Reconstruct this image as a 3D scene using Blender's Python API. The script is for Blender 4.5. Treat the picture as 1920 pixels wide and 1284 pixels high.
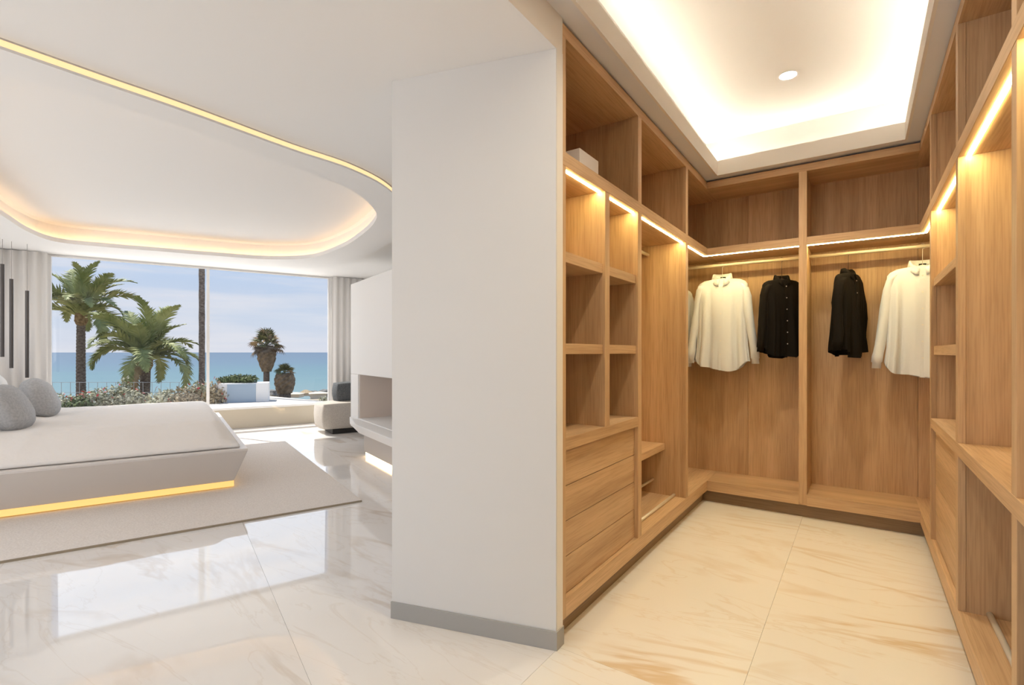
import bpy, bmesh, math, random
from mathutils import Vector, Matrix, noise
random.seed(7)
sc = bpy.context.scene
C = sc.collection
for o in list(bpy.data.objects): bpy.data.objects.remove(o)
PI = math.pi
R = math.radians
# ------------------------------------------------------------------ camera
F, YAW, CAMH = 934.17, 0.6102, 1.2
cd = bpy.data.cameras.new('camera'); cam = bpy.data.objects.new('camera', cd); C.objects.link(cam)
cd.sensor_width = 36; cd.lens = 36*F/1920; cd.shift_y = (660.24-642)/1920; cd.clip_start = .05; cd.clip_end = 20000
cam.location = (0, 0, CAMH); cam.rotation_euler = (PI/2, 0, YAW)
sc.camera = cam
# ------------------------------------------------------------------ colour management
vs = sc.view_settings
vs.view_transform = 'Standard'; vs.look = 'None'; vs.gamma = 1; vs.use_curve_mapping = False; vs.exposure = 0.25
sc.cycles.use_denoising = True
sc.cycles.max_bounces = 10; sc.cycles.diffuse_bounces = 6; sc.cycles.glossy_bounces = 4; sc.cycles.transparent_max_bounces = 16
sc.cycles.sample_clamp_indirect = 6
PHI = R(69.41865)                                   # the bedroom stands turned against the dressing room
RB = Matrix.Rotation(PHI, 4, 'Z')
def bw(p, q, z=0): return RB @ Vector((p, q, z))
# ------------------------------------------------------------------ sky
def lin(r, g, b):
    f = lambda c: ((c/255+.055)/1.055)**2.4 if c > 10 else c/255/12.92
    return (f(r), f(g), f(b), 1)
w = bpy.data.worlds.new('sky'); sc.world = w; w.use_nodes = True
nt = w.node_tree; nt.nodes.clear()
def N(nt, t, **k):
    n = nt.nodes.new(t)
    for a, v in k.items(): setattr(n, a, v)
    return n
def ramp(nt, stops, interp='LINEAR'):
    n = nt.nodes.new('ShaderNodeValToRGB'); n.color_ramp.interpolation = interp
    e = n.color_ramp.elements
    while len(e) < len(stops): e.new(.5)
    for i, (p, c) in enumerate(stops): e[i].position = p; e[i].color = c if len(c) == 4 else (*c, 1)
    return n
tc = N(nt, 'ShaderNodeTexCoord'); sx = N(nt, 'ShaderNodeSeparateXYZ'); L = nt.links.new
L(tc.outputs['Generated'], sx.inputs[0])
r1 = ramp(nt, [(0, lin(214, 220, 234)), (.06, lin(205, 217, 235)), (.16, lin(184, 206, 236)), (.35, lin(150, 186, 230)), (1, lin(90, 140, 205))])
L(sx.outputs['Z'], r1.inputs[0])
mp = N(nt, 'ShaderNodeMapping'); mp.inputs['Scale'].default_value = (2.2, 2.2, 22)
L(tc.outputs['Generated'], mp.inputs[0])
ns = N(nt, 'ShaderNodeTexNoise'); ns.inputs['Scale'].default_value = 1.6; ns.inputs['Detail'].default_value = 6
L(mp.outputs[0], ns.inputs['Vector'])
r2 = ramp(nt, [(.42, (0, 0, 0)), (.72, (.75, .75, .75))]); L(ns.outputs[0], r2.inputs[0])
mx = N(nt, 'ShaderNodeMix', data_type='RGBA'); L(r2.outputs[0], mx.inputs['Factor'])
L(r1.outputs[0], mx.inputs[6]); mx.inputs[7].default_value = lin(232, 232, 238)
bg = N(nt, 'ShaderNodeBackground'); bg.inputs['Strength'].default_value = 0.85
L(mx.outputs[2], bg.inputs[0]); wo = N(nt, 'ShaderNodeOutputWorld'); L(bg.outputs[0], wo.inputs[0])
# ------------------------------------------------------------------ sun, daylight at the sea window, area fills added out of view
def light(name, kind, loc, direction, energy, color, size=None, size_y=None, angle=None):
    d = bpy.data.lights.new(name, kind); d.energy = energy; d.color = color
    if kind == 'AREA':
        d.shape = 'RECTANGLE'; d.size = size; d.size_y = size_y
    if angle: d.angle = angle
    o = bpy.data.objects.new(name, d); C.objects.link(o); o.location = loc
    o.rotation_euler = Vector(direction).to_track_quat('-Z', 'Y').to_euler()
    return o
sun_dir = bw(.35, -.62, -1.15)
light('sun', 'SUN', (-8, 0, 12), sun_dir, 5.0, (1, .95, .86), angle=R(1.0))
light('added_fill_rear', 'AREA', (-2.0, -2.05, 1.25), (0.12, 1, .1), 21, (.97, .98, 1), 2.4, 2.1)  # unseen area fill added behind the camera to brighten the rooms
light('added_fill_side', 'AREA', bw(-3.05, 4.8, 1.25), bw(1, 0, .22), 34, (.96, .98, 1), 3.6, 2.1)  # unseen area fill added at the bedroom side to lift bed and ceiling
light('daylight_sea_glazing', 'AREA', bw(.45, 8.27, 1.25), bw(0, -1, .05), 22, (.95, .98, 1), 3.2, 2.2)
for y_, e_ in ((3.44, 78), (1.6, 62), (-.3, 36)):                            # the visible ceiling spot first, then two unseen ones added as fill
    o = light('ceiling_spot_and_fill', 'SPOT', (-.36, y_, 2.87), (0, 0, -1), e_, (1, .90, .72)); o.data.spot_size = R(125); o.data.spot_blend = 1; o.data.shadow_soft_size = .05
# ------------------------------------------------------------------ materials
def mat(name, col, rough=.6, metal=0, spec=.5, emit=None, strength=0, coat=0, bump=None, sheen=0):
    m = bpy.data.materials.new(name); m.use_nodes = True
    nt = m.node_tree; b = nt.nodes['Principled BSDF']
    b.inputs['Base Color'].default_value = col if len(col) == 4 else (*col, 1)
    b.inputs['Roughness'].default_value = rough; b.inputs['Metallic'].default_value = metal
    b.inputs['Specular IOR Level'].default_value = spec; b.inputs['Coat Weight'].default_value = coat
    b.inputs['Sheen Weight'].default_value = sheen
    if emit:
        b.inputs['Emission Color'].default_value = (*emit, 1); b.inputs['Emission Strength'].default_value = strength
    if bump:
        sc_, st, dist = bump
        g = N(nt, 'ShaderNodeNewGeometry'); n = N(nt, 'ShaderNodeTexNoise'); n.inputs['Scale'].default_value = sc_; n.inputs['Detail'].default_value = 4
        bp = N(nt, 'ShaderNodeBump'); bp.inputs['Strength'].default_value = st; bp.inputs['Distance'].default_value = dist
        nt.links.new(g.outputs['Position'], n.inputs['Vector']); nt.links.new(n.outputs[0], bp.inputs['Height']); nt.links.new(bp.outputs[0], b.inputs['Normal'])
    return m
def noisy(name, c1, c2, scale=(5, 5, 5), rough=.6, detail=5, lo=.35, hi=.65, bump=0, spec=.5, sheen=0, rnd=True, pos='Position'):
    m = bpy.data.materials.new(name); m.use_nodes = True
    nt = m.node_tree; b = nt.nodes['Principled BSDF']; Ln = nt.links.new
    g = N(nt, 'ShaderNodeNewGeometry'); oi = N(nt, 'ShaderNodeObjectInfo')
    mu = N(nt, 'ShaderNodeMath', operation='MULTIPLY'); mu.inputs[1].default_value = 37 if rnd else 0; Ln(oi.outputs['Random'], mu.inputs[0])
    ad = N(nt, 'ShaderNodeVectorMath', operation='ADD'); Ln(g.outputs[pos], ad.inputs[0]); Ln(mu.outputs[0], ad.inputs[1])
    mp = N(nt, 'ShaderNodeMapping'); mp.inputs['Scale'].default_value = scale; Ln(ad.outputs[0], mp.inputs[0])
    n = N(nt, 'ShaderNodeTexNoise'); n.inputs['Scale'].default_value = 1; n.inputs['Detail'].default_value = detail; Ln(mp.outputs[0], n.inputs['Vector'])
    r = ramp(nt, [(lo, c1), (hi, c2)]); Ln(n.outputs[0], r.inputs[0]); Ln(r.outputs[0], b.inputs['Base Color'])
    b.inputs['Roughness'].default_value = rough; b.inputs['Specular IOR Level'].default_value = spec; b.inputs['Sheen Weight'].default_value = sheen
    if bump:
        bp = N(nt, 'ShaderNodeBump'); bp.inputs['Strength'].default_value = .5; bp.inputs['Distance'].default_value = bump
        Ln(n.outputs[0], bp.inputs['Height']); Ln(bp.outputs[0], b.inputs['Normal'])
    return m
def oak(name, axis, dark=1.0):
    m = bpy.data.materials.new(name); m.use_nodes = True
    nt = m.node_tree; b = nt.nodes['Principled BSDF']; Ln = nt.links.new
    g = N(nt, 'ShaderNodeNewGeometry'); oi = N(nt, 'ShaderNodeObjectInfo')
    mu = N(nt, 'ShaderNodeMath', operation='MULTIPLY'); mu.inputs[1].default_value = 23; Ln(oi.outputs['Random'], mu.inputs[0])
    ad = N(nt, 'ShaderNodeVectorMath', operation='ADD'); Ln(g.outputs['Position'], ad.inputs[0]); Ln(mu.outputs[0], ad.inputs[1])
    def noi(across, along, detail, dist=0):
        s = [across]*3; s[axis] = along
        mp = N(nt, 'ShaderNodeMapping'); mp.inputs['Scale'].default_value = s; Ln(ad.outputs[0], mp.inputs[0])
        n = N(nt, 'ShaderNodeTexNoise'); n.inputs['Scale'].default_value = 1; n.inputs['Detail'].default_value = detail
        n.inputs['Distortion'].default_value = dist; Ln(mp.outputs[0], n.inputs['Vector']); return n.outputs[0]
    a = noi(9, .5, 5, .8); c = noi(150, 5, 3); d = noi(5.5, 0.0, 1)
    r = ramp(nt, [(.32, (.49*dark, .315*dark, .165*dark)), (.52, (.57*dark, .375*dark, .205*dark)), (.7, (.65*dark, .44*dark, .25*dark))]); Ln(a, r.inputs[0])
    r2 = ramp(nt, [(.36, (.72, .68, .64)), (.55, (1, 1, 1))]); Ln(c, r2.inputs[0])
    m1 = N(nt, 'ShaderNodeMix', data_type='RGBA', blend_type='MULTIPLY'); m1.inputs['Factor'].default_value = .55
    Ln(r.outputs[0], m1.inputs[6]); Ln(r2.outputs[0], m1.inputs[7])
    r3 = ramp(nt, [(.4, (.86, .84, .82)), (.6, (1.08, 1.08, 1.08))]); Ln(d, r3.inputs[0])
    m2 = N(nt, 'ShaderNodeMix', data_type='RGBA', blend_type='MULTIPLY'); m2.inputs['Factor'].default_value = .6
    Ln(m1.outputs[2], m2.inputs[6]); Ln(r3.outputs[0], m2.inputs[7]); Ln(m2.outputs[2], b.inputs['Base Color'])
    b.inputs['Roughness'].default_value = .5; b.inputs['Specular IOR Level'].default_value = .35
    bp = N(nt, 'ShaderNodeBump'); bp.inputs['Strength'].default_value = .35; bp.inputs['Distance'].default_value = .0008
    Ln(c, bp.inputs['Height']); Ln(bp.outputs[0], b.inputs['Normal'])
    return m
def marble(name, base, base2, vein, rough, rot):
    m = bpy.data.materials.new(name); m.use_nodes = True
    nt = m.node_tree; b = nt.nodes['Principled BSDF']; Ln = nt.links.new
    g = N(nt, 'ShaderNodeNewGeometry'); oi = N(nt, 'ShaderNodeObjectInfo')
    mu = N(nt, 'ShaderNodeMath', operation='MULTIPLY'); mu.inputs[1].default_value = 31; Ln(oi.outputs['Random'], mu.inputs[0])
    ad = N(nt, 'ShaderNodeVectorMath', operation='ADD'); Ln(g.outputs['Position'], ad.inputs[0]); Ln(mu.outputs[0], ad.inputs[1])
    def vn(sx_, sy_, wlo, whi, dist, off):
        mp = N(nt, 'ShaderNodeMapping'); mp.inputs['Rotation'].default_value = (0, 0, rot); mp.inputs['Scale'].default_value = (sx_, sy_, 1); mp.inputs['Location'].default_value = (off, off, off)
        Ln(ad.outputs[0], mp.inputs[0])
        n = N(nt, 'ShaderNodeTexNoise'); n.inputs['Scale'].default_value = 1; n.inputs['Detail'].default_value = 5; n.inputs['Roughness'].default_value = .55; n.inputs['Distortion'].default_value = dist
        Ln(mp.outputs[0], n.inputs['Vector'])
        s = N(nt, 'ShaderNodeMath', operation='SUBTRACT'); s.inputs[1].default_value = .5; Ln(n.outputs[0], s.inputs[0])
        ab = N(nt, 'ShaderNodeMath', operation='ABSOLUTE'); Ln(s.outputs[0], ab.inputs[0])
        r = ramp(nt, [(wlo, (1, 1, 1)), (whi, (0, 0, 0))]); Ln(ab.outputs[0], r.inputs[0]); return r.outputs[0]
    v1 = vn(.5, 1.7, .003, .03, .9, 0); v2 = vn(.8, 3.2, .0, .013, 1.3, 9)
    n3 = N(nt, 'ShaderNodeTexNoise'); n3.inputs['Scale'].default_value = 1.3; n3.inputs['Detail'].default_value = 3; Ln(ad.outputs[0], n3.inputs['Vector'])
    r3 = ramp(nt, [(.42, (0, 0, 0)), (.62, (1, 1, 1))]); Ln(n3.outputs[0], r3.inputs[0])
    mA = N(nt, 'ShaderNodeMath', operation='MULTIPLY'); Ln(v1, mA.inputs[0]); Ln(r3.outputs[0], mA.inputs[1])
    mB = N(nt, 'ShaderNodeMath', operation='MULTIPLY'); Ln(v2, mB.inputs[0]); mB.inputs[1].default_value = .35
    mC = N(nt, 'ShaderNodeMath', operation='MAXIMUM'); Ln(mA.outputs[0], mC.inputs[0]); Ln(mB.outputs[0], mC.inputs[1])
    mD = N(nt, 'ShaderNodeMath', operation='MULTIPLY'); Ln(mC.outputs[0], mD.inputs[0]); mD.inputs[1].default_value = .7
    x0 = N(nt, 'ShaderNodeMix', data_type='RGBA'); Ln(r3.outputs[0], x0.inputs['Factor']); x0.inputs[6].default_value = (*base, 1); x0.inputs[7].default_value = (*base2, 1)
    x1 = N(nt, 'ShaderNodeMix', data_type='RGBA'); Ln(mD.outputs[0], x1.inputs['Factor']); Ln(x0.outputs[2], x1.inputs[6]); x1.inputs[7].default_value = (*vein, 1)
    Ln(x1.outputs[2], b.inputs['Base Color'])
    b.inputs['Roughness'].default_value = rough; b.inputs['IOR'].default_value = 1.72; b.inputs['Specular IOR Level'].default_value = .6
    return m
M = {}
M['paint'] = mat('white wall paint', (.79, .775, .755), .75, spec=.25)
M['paint_warm_light'] = mat('white paint with warm light tint', (.80, .765, .71), .7, spec=.3)  # white paint with the warm dressing room light put into its colour
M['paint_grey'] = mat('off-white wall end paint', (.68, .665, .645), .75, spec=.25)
M['ceil'] = mat('ceiling paint', (.80, .787, .77), .85, spec=.2)
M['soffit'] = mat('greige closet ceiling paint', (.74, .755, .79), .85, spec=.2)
M['skirt'] = mat('grey metal skirting', (.36, .35, .33), .45, spec=.4)
M['oak_z'] = oak('oak vertical grain', 2); M['oak_y'] = oak('oak grain along run', 1); M['oak_x'] = oak('oak grain across', 0)
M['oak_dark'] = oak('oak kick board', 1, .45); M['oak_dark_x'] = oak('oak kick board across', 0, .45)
M['marble_bed'] = marble('white marble', (.82, .795, .77), (.79, .755, .72), (.60, .51, .42), .03, R(12))
M['marble_closet'] = marble('marble with warm light tint', (.82, .775, .70), (.81, .76, .67), (.62, .42, .20), .2, R(-18))  # same marble, warm lamp light tinted into its base and veins
M['grout'] = mat('grout', (.68, .62, .54), .9)
def lampmat(name, col, s): return mat(name, (.25, .25, .25), .5, emit=col, strength=s)
M['led_shelf'] = lampmat('shelf led', (1, .80, .36), 78)
M['led_cove'] = lampmat('closet cove led', (1, .90, .72), 29)
M['led_slot'] = lampmat('bedroom slot led', (1, .66, .30), .98)
M['led_cove_bed'] = lampmat('bedroom cove led', (1, .60, .27), 16)
M['led_bed'] = lampmat('bed led', (1, .54, .11), .95)
M['led_fire'] = lampmat('hearth led', (1, .70, .38), 5)
M['lamp'] = lampmat('spot lens', (1, .93, .80), 14)
M['metal'] = mat('brushed champagne metal', (.80, .70, .52), .42, metal=.35)
M['steel'] = mat('satin steel', (.70, .66, .58), .42, metal=.35)
M['hook'] = mat('dark hook metal', (.10, .07, .05), .35, metal=.8)
M['white_cloth'] = mat('white shirt cotton', (.70, .71, .71), .85, spec=.15, sheen=.2, bump=(220, .25, .002))
M['black_cloth'] = mat('black shirt cotton', (.008, .006, .004), .8, spec=.12, bump=(160, .3, .002))
M['label'] = mat('neck label', (.02, .03, .03), .7)
M['button_w'] = mat('pale button', (.75, .72, .65), .3); M['button_b'] = mat('grey button', (.35, .32, .30), .25)
M['duvet'] = mat('white linen duvet', (.80, .765, .73), .9, spec=.15, bump=(9, .25, .03))
M['sheet'] = mat('white sheet', (.85, .84, .82), .9, spec=.15)
M['grey_cushion'] = noisy('grey cushion cloth', (.38, .385, .395), (.47, .475, .485), (60, 60, 60), .9, spec=.1, bump=.001)
M['char'] = noisy('charcoal cushion cloth', (.085, .09, .095), (.13, .135, .14), (60, 60, 60), .9, spec=.1, bump=.001)
M['beige'] = noisy('beige upholstery', (.42, .38, .34), (.50, .46, .41), (80, 80, 80), .95, spec=.1, bump=.001)
M['rug'] = noisy('beige rug pile', (.68, .63, .585), (.77, .72, .675), (90, 90, 90), .98, spec=.05, bump=.003)
M['rug_edge'] = mat('rug binding', (.33, .27, .19), .95)
M['bed'] = mat('white lacquer bed base', (.66, .615, .575), .45, spec=.4)
M['curtain'] = mat('white curtain cloth', (.80, .775, .75), .9, spec=.1)
M['frame'] = mat('white window metal', (.80, .79, .78), .35)
M['dark_tube'] = mat('dark bronze tube', (.10, .09, .085), .35, metal=.6)
M['wire'] = mat('thin grey cable', (.30, .28, .27), .5)
M['carton'] = mat('white card box', (.74, .70, .66), .7)
M['black'] = mat('black plastic', (.02, .02, .02), .5)
M['sand'] = noisy('sandy ground', (.30, .25, .18), (.42, .36, .27), (.8, .8, .8), .95, spec=.1)
M['terrace'] = mat('pale terrace stone', (.70, .70, .70), .5)
M['parapet'] = mat('beige rendered wall', (.60, .53, .42), .9); M['cap'] = mat('white stone coping', (.86, .85, .83), .6)
M['trunk'] = noisy('palm trunk bark', (.10, .075, .06), (.24, .20, .17), (14, 14, 30), .95, spec=.1, bump=.01, rnd=False)
M['boot'] = noisy('palm leaf bases', (.16, .10, .05), (.34, .24, .13), (14, 14, 14), .95, spec=.1, bump=.01)
M['frond'] = noisy('palm frond green', (.14, .18, .05), (.40, .42, .17), (1.5, 1.5, 1.5), .6, spec=.3)
M['frond_dry'] = noisy('dry palm frond', (.30, .21, .11), (.48, .36, .22), (3, 3, 3), .8, spec=.2)
M['leaf'] = noisy('shrub leaves', (.26, .26, .15), (.56, .54, .40), (9, 9, 9), .7, spec=.3)
M['leaf_dark'] = noisy('dark shrub leaves', (.04, .07, .02), (.16, .20, .07), (9, 9, 9), .6, spec=.3)
M['leaf_dry'] = noisy('dry shrub leaves', (.24, .19, .12), (.48, .40, .27), (9, 9, 9), .8, spec=.2)
M['flower'] = mat('red flower', (.62, .06, .06), .6)
M['rail'] = mat('grey rail metal', (.45, .47, .48), .4, metal=.5)
M['rock'] = noisy('grey rock', (.10, .10, .10), (.25, .24, .22), (4, 4, 4), .9)
M['hut'] = mat('pale hut boards', (.66, .60, .50), .8); M['hut_roof'] = noisy('thatch', (.34, .25, .15), (.5, .4, .26), (20, 20, 20), .95)
# clear glass
def glass(name, tint, reflect):
    m = bpy.data.materials.new(name); m.use_nodes = True; nt = m.node_tree; nt.nodes.clear()
    t = N(nt, 'ShaderNodeBsdfTransparent'); t.inputs[0].default_value = (*tint, 1)
    g = N(nt, 'ShaderNodeBsdfGlossy'); g.inputs['Roughness'].default_value = .02
    x = N(nt, 'ShaderNodeMixShader'); x.inputs[0].default_value = reflect; nt.links.new(t.outputs[0], x.inputs[1]); nt.links.new(g.outputs[0], x.inputs[2])
    o = N(nt, 'ShaderNodeOutputMaterial'); nt.links.new(x.outputs[0], o.inputs[0]); return m
M['glass'] = glass('window glass', (1, 1, 1), .02)
M['blue_glass'] = mat('blue tinted glass panel', (.36, .46, .56), .15)
# sea: turquoise over the shallow sand, blue over deep water
def sea_mat():
    m = bpy.data.materials.new('sea water'); m.use_nodes = True; nt = m.node_tree; b = nt.nodes['Principled BSDF']; Ln = nt.links.new
    tcn = N(nt, 'ShaderNodeTexCoord'); s = N(nt, 'ShaderNodeSeparateXYZ'); Ln(tcn.outputs['Object'], s.inputs[0])
    mp = N(nt, 'ShaderNodeMapping'); mp.inputs['Scale'].default_value = (.006, .05, 1); Ln(tcn.outputs['Object'], mp.inputs[0])
    n = N(nt, 'ShaderNodeTexNoise'); n.inputs['Scale'].default_value = 1; n.inputs['Detail'].default_value = 4; Ln(mp.outputs[0], n.inputs['Vector'])
    a = N(nt, 'ShaderNodeMath', operation='DIVIDE'); a.inputs[0].default_value = 55; Ln(s.outputs['Y'], a.inputs[1])
    nm = N(nt, 'ShaderNodeMath', operation='MULTIPLY_ADD'); nm.inputs[1].default_value = .26; nm.inputs[2].default_value = -.13; Ln(n.outputs[0], nm.inputs[0])
    ad = N(nt, 'ShaderNodeMath', operation='ADD'); Ln(a.outputs[0], ad.inputs[0]); Ln(nm.outputs[0], ad.inputs[1])
    r = ramp(nt, [(0, (.092, .145, .215)), (.20, (.10, .168, .235)), (.40, (.11, .205, .245)), (.62, (.135, .235, .262)), (.95, (.175, .26, .275))])
    Ln(ad.outputs[0], r.inputs[0]); Ln(r.outputs[0], b.inputs['Base Color']); b.inputs['Roughness'].default_value = .45; b.inputs['Specular IOR Level'].default_value = .15
    return m
M['sea'] = sea_mat()
# ------------------------------------------------------------------ helpers
def bx(bm, x0, x1, y0, y1, z0, z1):
    v = [bm.verts.new((x, y, z)) for z in (z0, z1) for y in (y0, y1) for x in (x0, x1)]
    for f in ((0, 2, 3, 1), (4, 5, 7, 6), (0, 1, 5, 4), (2, 6, 7, 3), (0, 4, 6, 2), (1, 3, 7, 5)): bm.faces.new([v[i] for i in f])
    return v
def prism(bm, pts, z0, z1):
    a = [bm.verts.new((x, y, z0)) for x, y in pts]; b = [bm.verts.new((x, y, z1)) for x, y in pts]; n = len(pts)
    bm.faces.new(a[::-1]); bm.faces.new(b)
    for i in range(n): bm.faces.new((a[i], a[(i+1) % n], b[(i+1) % n], b[i]))
def tube(bm, pts, rad, n=10, cap=True, flat=None):
    pts = [Vector(p) for p in pts]; rings = []
    rads = rad if isinstance(rad, (list, tuple)) else [rad]*len(pts)
    up0 = Vector((0, 0, 1))
    for i, p in enumerate(pts):
        t = (pts[min(i+1, len(pts)-1)]-pts[max(i-1, 0)]).normalized()
        up = up0 if abs(t.z) < .95 else Vector((0, 1, 0))
        a = t.cross(up).normalized(); b = t.cross(a).normalized()
        rings.append([bm.verts.new(p+a*math.cos(2*PI*k/n)*rads[i]+b*math.sin(2*PI*k/n)*rads[i]) for k in range(n)])
    for i in range(len(rings)-1):
        for k in range(n): bm.faces.new((rings[i][k], rings[i][(k+1) % n], rings[i+1][(k+1) % n], rings[i+1][k]))
    if cap: bm.faces.new(rings[0][::-1]); bm.faces.new(rings[-1])
def new(): return bmesh.new()
ORG = {}
def place(o, org, frame):
    if frame == 'bed': o.location = bw(*org); o.rotation_euler = (0, 0, PHI)
    else: o.location = org
def obj(name, bm, m, parent=None, smooth=False, bevel=0, frame='w', org=None, seg=2):
    """one mesh; geometry is authored in frame coordinates and shifted to the parent's (or its own) base"""
    bmesh.ops.recalc_face_normals(bm, faces=bm.faces)
    root = ORG.get(parent.name) if parent else None
    if parent is None:
        if org is None:
            xs = [v.co.x for v in bm.verts]; ys = [v.co.y for v in bm.verts]; zs = [v.co.z for v in bm.verts]
            org = ((min(xs)+max(xs))/2, (min(ys)+max(ys))/2, min(zs))
        base = Vector(org)
    else: base = Vector(root)
    bmesh.ops.translate(bm, verts=bm.verts, vec=-base)
    me = bpy.data.meshes.new(name); bm.to_mesh(me); bm.free()
    if smooth:
        for p in me.polygons: p.use_smooth = True
    me.materials.append(m if not isinstance(m, str) else M[m])
    o = bpy.data.objects.new(name, me); C.objects.link(o)
    if parent: o.parent = parent; ORG[o.name] = tuple(base)
    else: place(o, base, frame); ORG[o.name] = tuple(base)
    if bevel:
        b = o.modifiers.new('bevel', 'BEVEL'); b.width = bevel; b.segments = seg; b.limit_method = 'ANGLE'; b.angle_limit = R(40)
    return o
def tag(o, label, cat, group=None, kind=None):
    o['label'] = label; o['category'] = cat
    if group: o['group'] = group
    if kind: o['kind'] = kind
    return o
def thing(name, label, cat, loc=(0, 0, 0), frame='w', group=None):
    o = bpy.data.objects.new(name, None); C.objects.link(o); o.empty_display_size = .1
    place(o, loc, frame); ORG[o.name] = tuple(loc); tag(o, label, cat, group); return o
def struct(name, bm, m, label, cat, frame='w', bevel=0, smooth=False):
    o = obj(name, bm, m, None, smooth, bevel, frame); tag(o, label, cat, kind='structure'); return o
def stree(name, label, cat, loc, frame='w'):
    o = thing(name, label, cat, loc, frame); o['kind'] = 'structure'; return o
def board(parent, name, m, x0, x1, y0, y1, z0, z1, bevel=.0012):
    b = new(); bx(b, x0, x1, y0, y1, z0, z1); return obj(name, b, m, parent, bevel=bevel)
# ------------------------------------------------------------------ shell: walls
XL, XR, YB = -1.0065, .3182, 4.1617
P0, P1 = (-1.735, 1.535), (-1.005, 1.747)
T, TB, S, SB, K, KB, CT, CB = 2.56, 2.507, 2.032, 1.976, .172, .0926, .842, .790
ZC = 2.575                                            # dressing room soffit
b = new(); prism(b, [P0, P1, (-1.005, 1.80), (-1.735, 1.80)], 0, 2.4245)
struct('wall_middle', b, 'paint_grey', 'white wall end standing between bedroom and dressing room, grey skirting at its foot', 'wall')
b = new(); bx(b, -1.735, -1.56, 1.8, 4.75, 0, 2.62); struct('wall_left', b, 'paint', 'white partition behind the left wardrobe run', 'wall')
b = new(); bx(b, -1.56, 1.0, 4.6, 4.75, 0, 2.95); struct('wall_back', b, 'paint', 'white wall behind the hanging wardrobe', 'wall')
b = new(); bx(b, .86, 1.0, -2.3, 4.6, 0, 2.95); struct('wall_right', b, 'paint', 'white wall behind the right wardrobe run', 'wall')
# rear wall behind the camera, open where the added fill light stands
b = new()
bx(b, -3.4, -3.25, -2.3, -2.15, 0, 2.95); bx(b, -.75, .86, -2.3, -2.15, 0, 2.95); bx(b, -3.25, -.75, -2.3, -2.15, 2.35, 2.95)
struct('wall_rear', b, 'paint', 'white rear wall around a wide opening at the added fill light', 'wall')
# lintel over the opening between the rooms
b = new(); bx(b, -1.12, -1.005, -2.15, 1.80, 2.426, 2.62)
struct('trim_1', b, 'paint_warm_light', 'white lintel over the opening towards the dressing room', 'lintel')
b = new(); bx(b, -1.0055, -1.0035, 1.752, 1.80, .075, 2.426)  # thin sheet added to colour the wall end as if warmly lit
struct('trim_warm_light', b, 'paint_warm_light', 'narrow strip tinted with warm light on the end of the white wall beside the wardrobe', 'trim')
# skirting round the wall end
dx, dy = P1[0]-P0[0], P1[1]-P0[1]; l = math.hypot(dx, dy); nx, ny = dy/l, -dx/l
b = new(); e = .006
prism(b, [(P0[0]+nx*e-dx/l*.004, P0[1]+ny*e-dy/l*.004), (P1[0]+nx*e+e, P1[1]+ny*e), (P1[0]+e, 1.803), (P1[0]+.0005, 1.803), (P1[0]+.0005, P1[1]), (P0[0], P0[1])], 0, .076)
struct('baseboard_middle', b, 'skirt', 'grey skirting board around the foot of the white wall end', 'skirting', bevel=.001)
# bedroom walls (turned frame): p to the right, q towards the sea
QW = 8.35
b = new(); bx(b, -3.35, -3.2, 2.2, 3.0, 0, 2.6); bx(b, -3.35, -3.2, 6.6, QW+.1, 0, 2.6); bx(b, -3.35, -3.2, 3.0, 6.6, 2.35, 2.6)
struct('wall_side', b, 'paint', 'white bedroom side wall around a tall opening at the added fill light by the head of the bed', 'wall', 'bed')
b = new(); bx(b, -3.2, -1.26, QW, QW+.18, 0, 2.6); bx(b, 2.16, 3.2, QW, QW+.18, 0, 2.6); bx(b, -1.26, 2.16, QW, QW+.18, 2.44, 2.6)
struct('wall_sea', b, 'paint', 'white wall around the sea window', 'wall', 'bed')
b = new(); bx(b, 3.0, 3.15, 2.6, QW, 0, 2.6); struct('wall_fireside', b, 'paint', 'white wall behind the fireplace block', 'wall', 'bed')
c0 = bw(3.15, 3.2); b = new(); prism(b, [(-1.735, 4.6), (-1.56, 4.6), (-1.56, 5.2), (-1.90, 5.2)], 0, 2.62)
struct('wall_corner', b, 'paint', 'short white wall closing the bedroom corner', 'wall')
# ------------------------------------------------------------------ floor: tiles
def clip(poly, a, bb, c):                             # keep a*x+b*y<=c
    out = []
    for i in range(len(poly)):
        p, q = poly[i], poly[(i+1) % len(poly)]
        dp, dq = a*p[0]+bb*p[1]-c, a*q[0]+bb*q[1]-c
        if dp <= 0: out.append(p)
        if (dp < 0 < dq) or (dq < 0 < dp):
            t = dp/(dp-dq); out.append((p[0]+(q[0]-p[0])*t, p[1]+(q[1]-p[1])*t))
    return out
b = new(); prism(b, [(-14, -5), (4, -5), (4, 7.5), (-14, 7.5)], -.2, -.02)
floor = struct('floor', b, 'grout', 'polished marble tile floor running through both rooms', 'floor')
def area(p): return abs(sum(p[i][0]*p[(i+1) % len(p)][1]-p[(i+1) % len(p)][0]*p[i][1] for i in range(len(p))))/2
g_ = .0005
def tile(polys, m):
    polys = [p for p in polys if len(p) >= 3 and area(p) > .003]
    if not polys: return
    bm = new()
    for p in polys: prism(bm, p, -.02, 0)
    obj('floor_tile', bm, m, floor)
hx = -1.005
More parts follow.
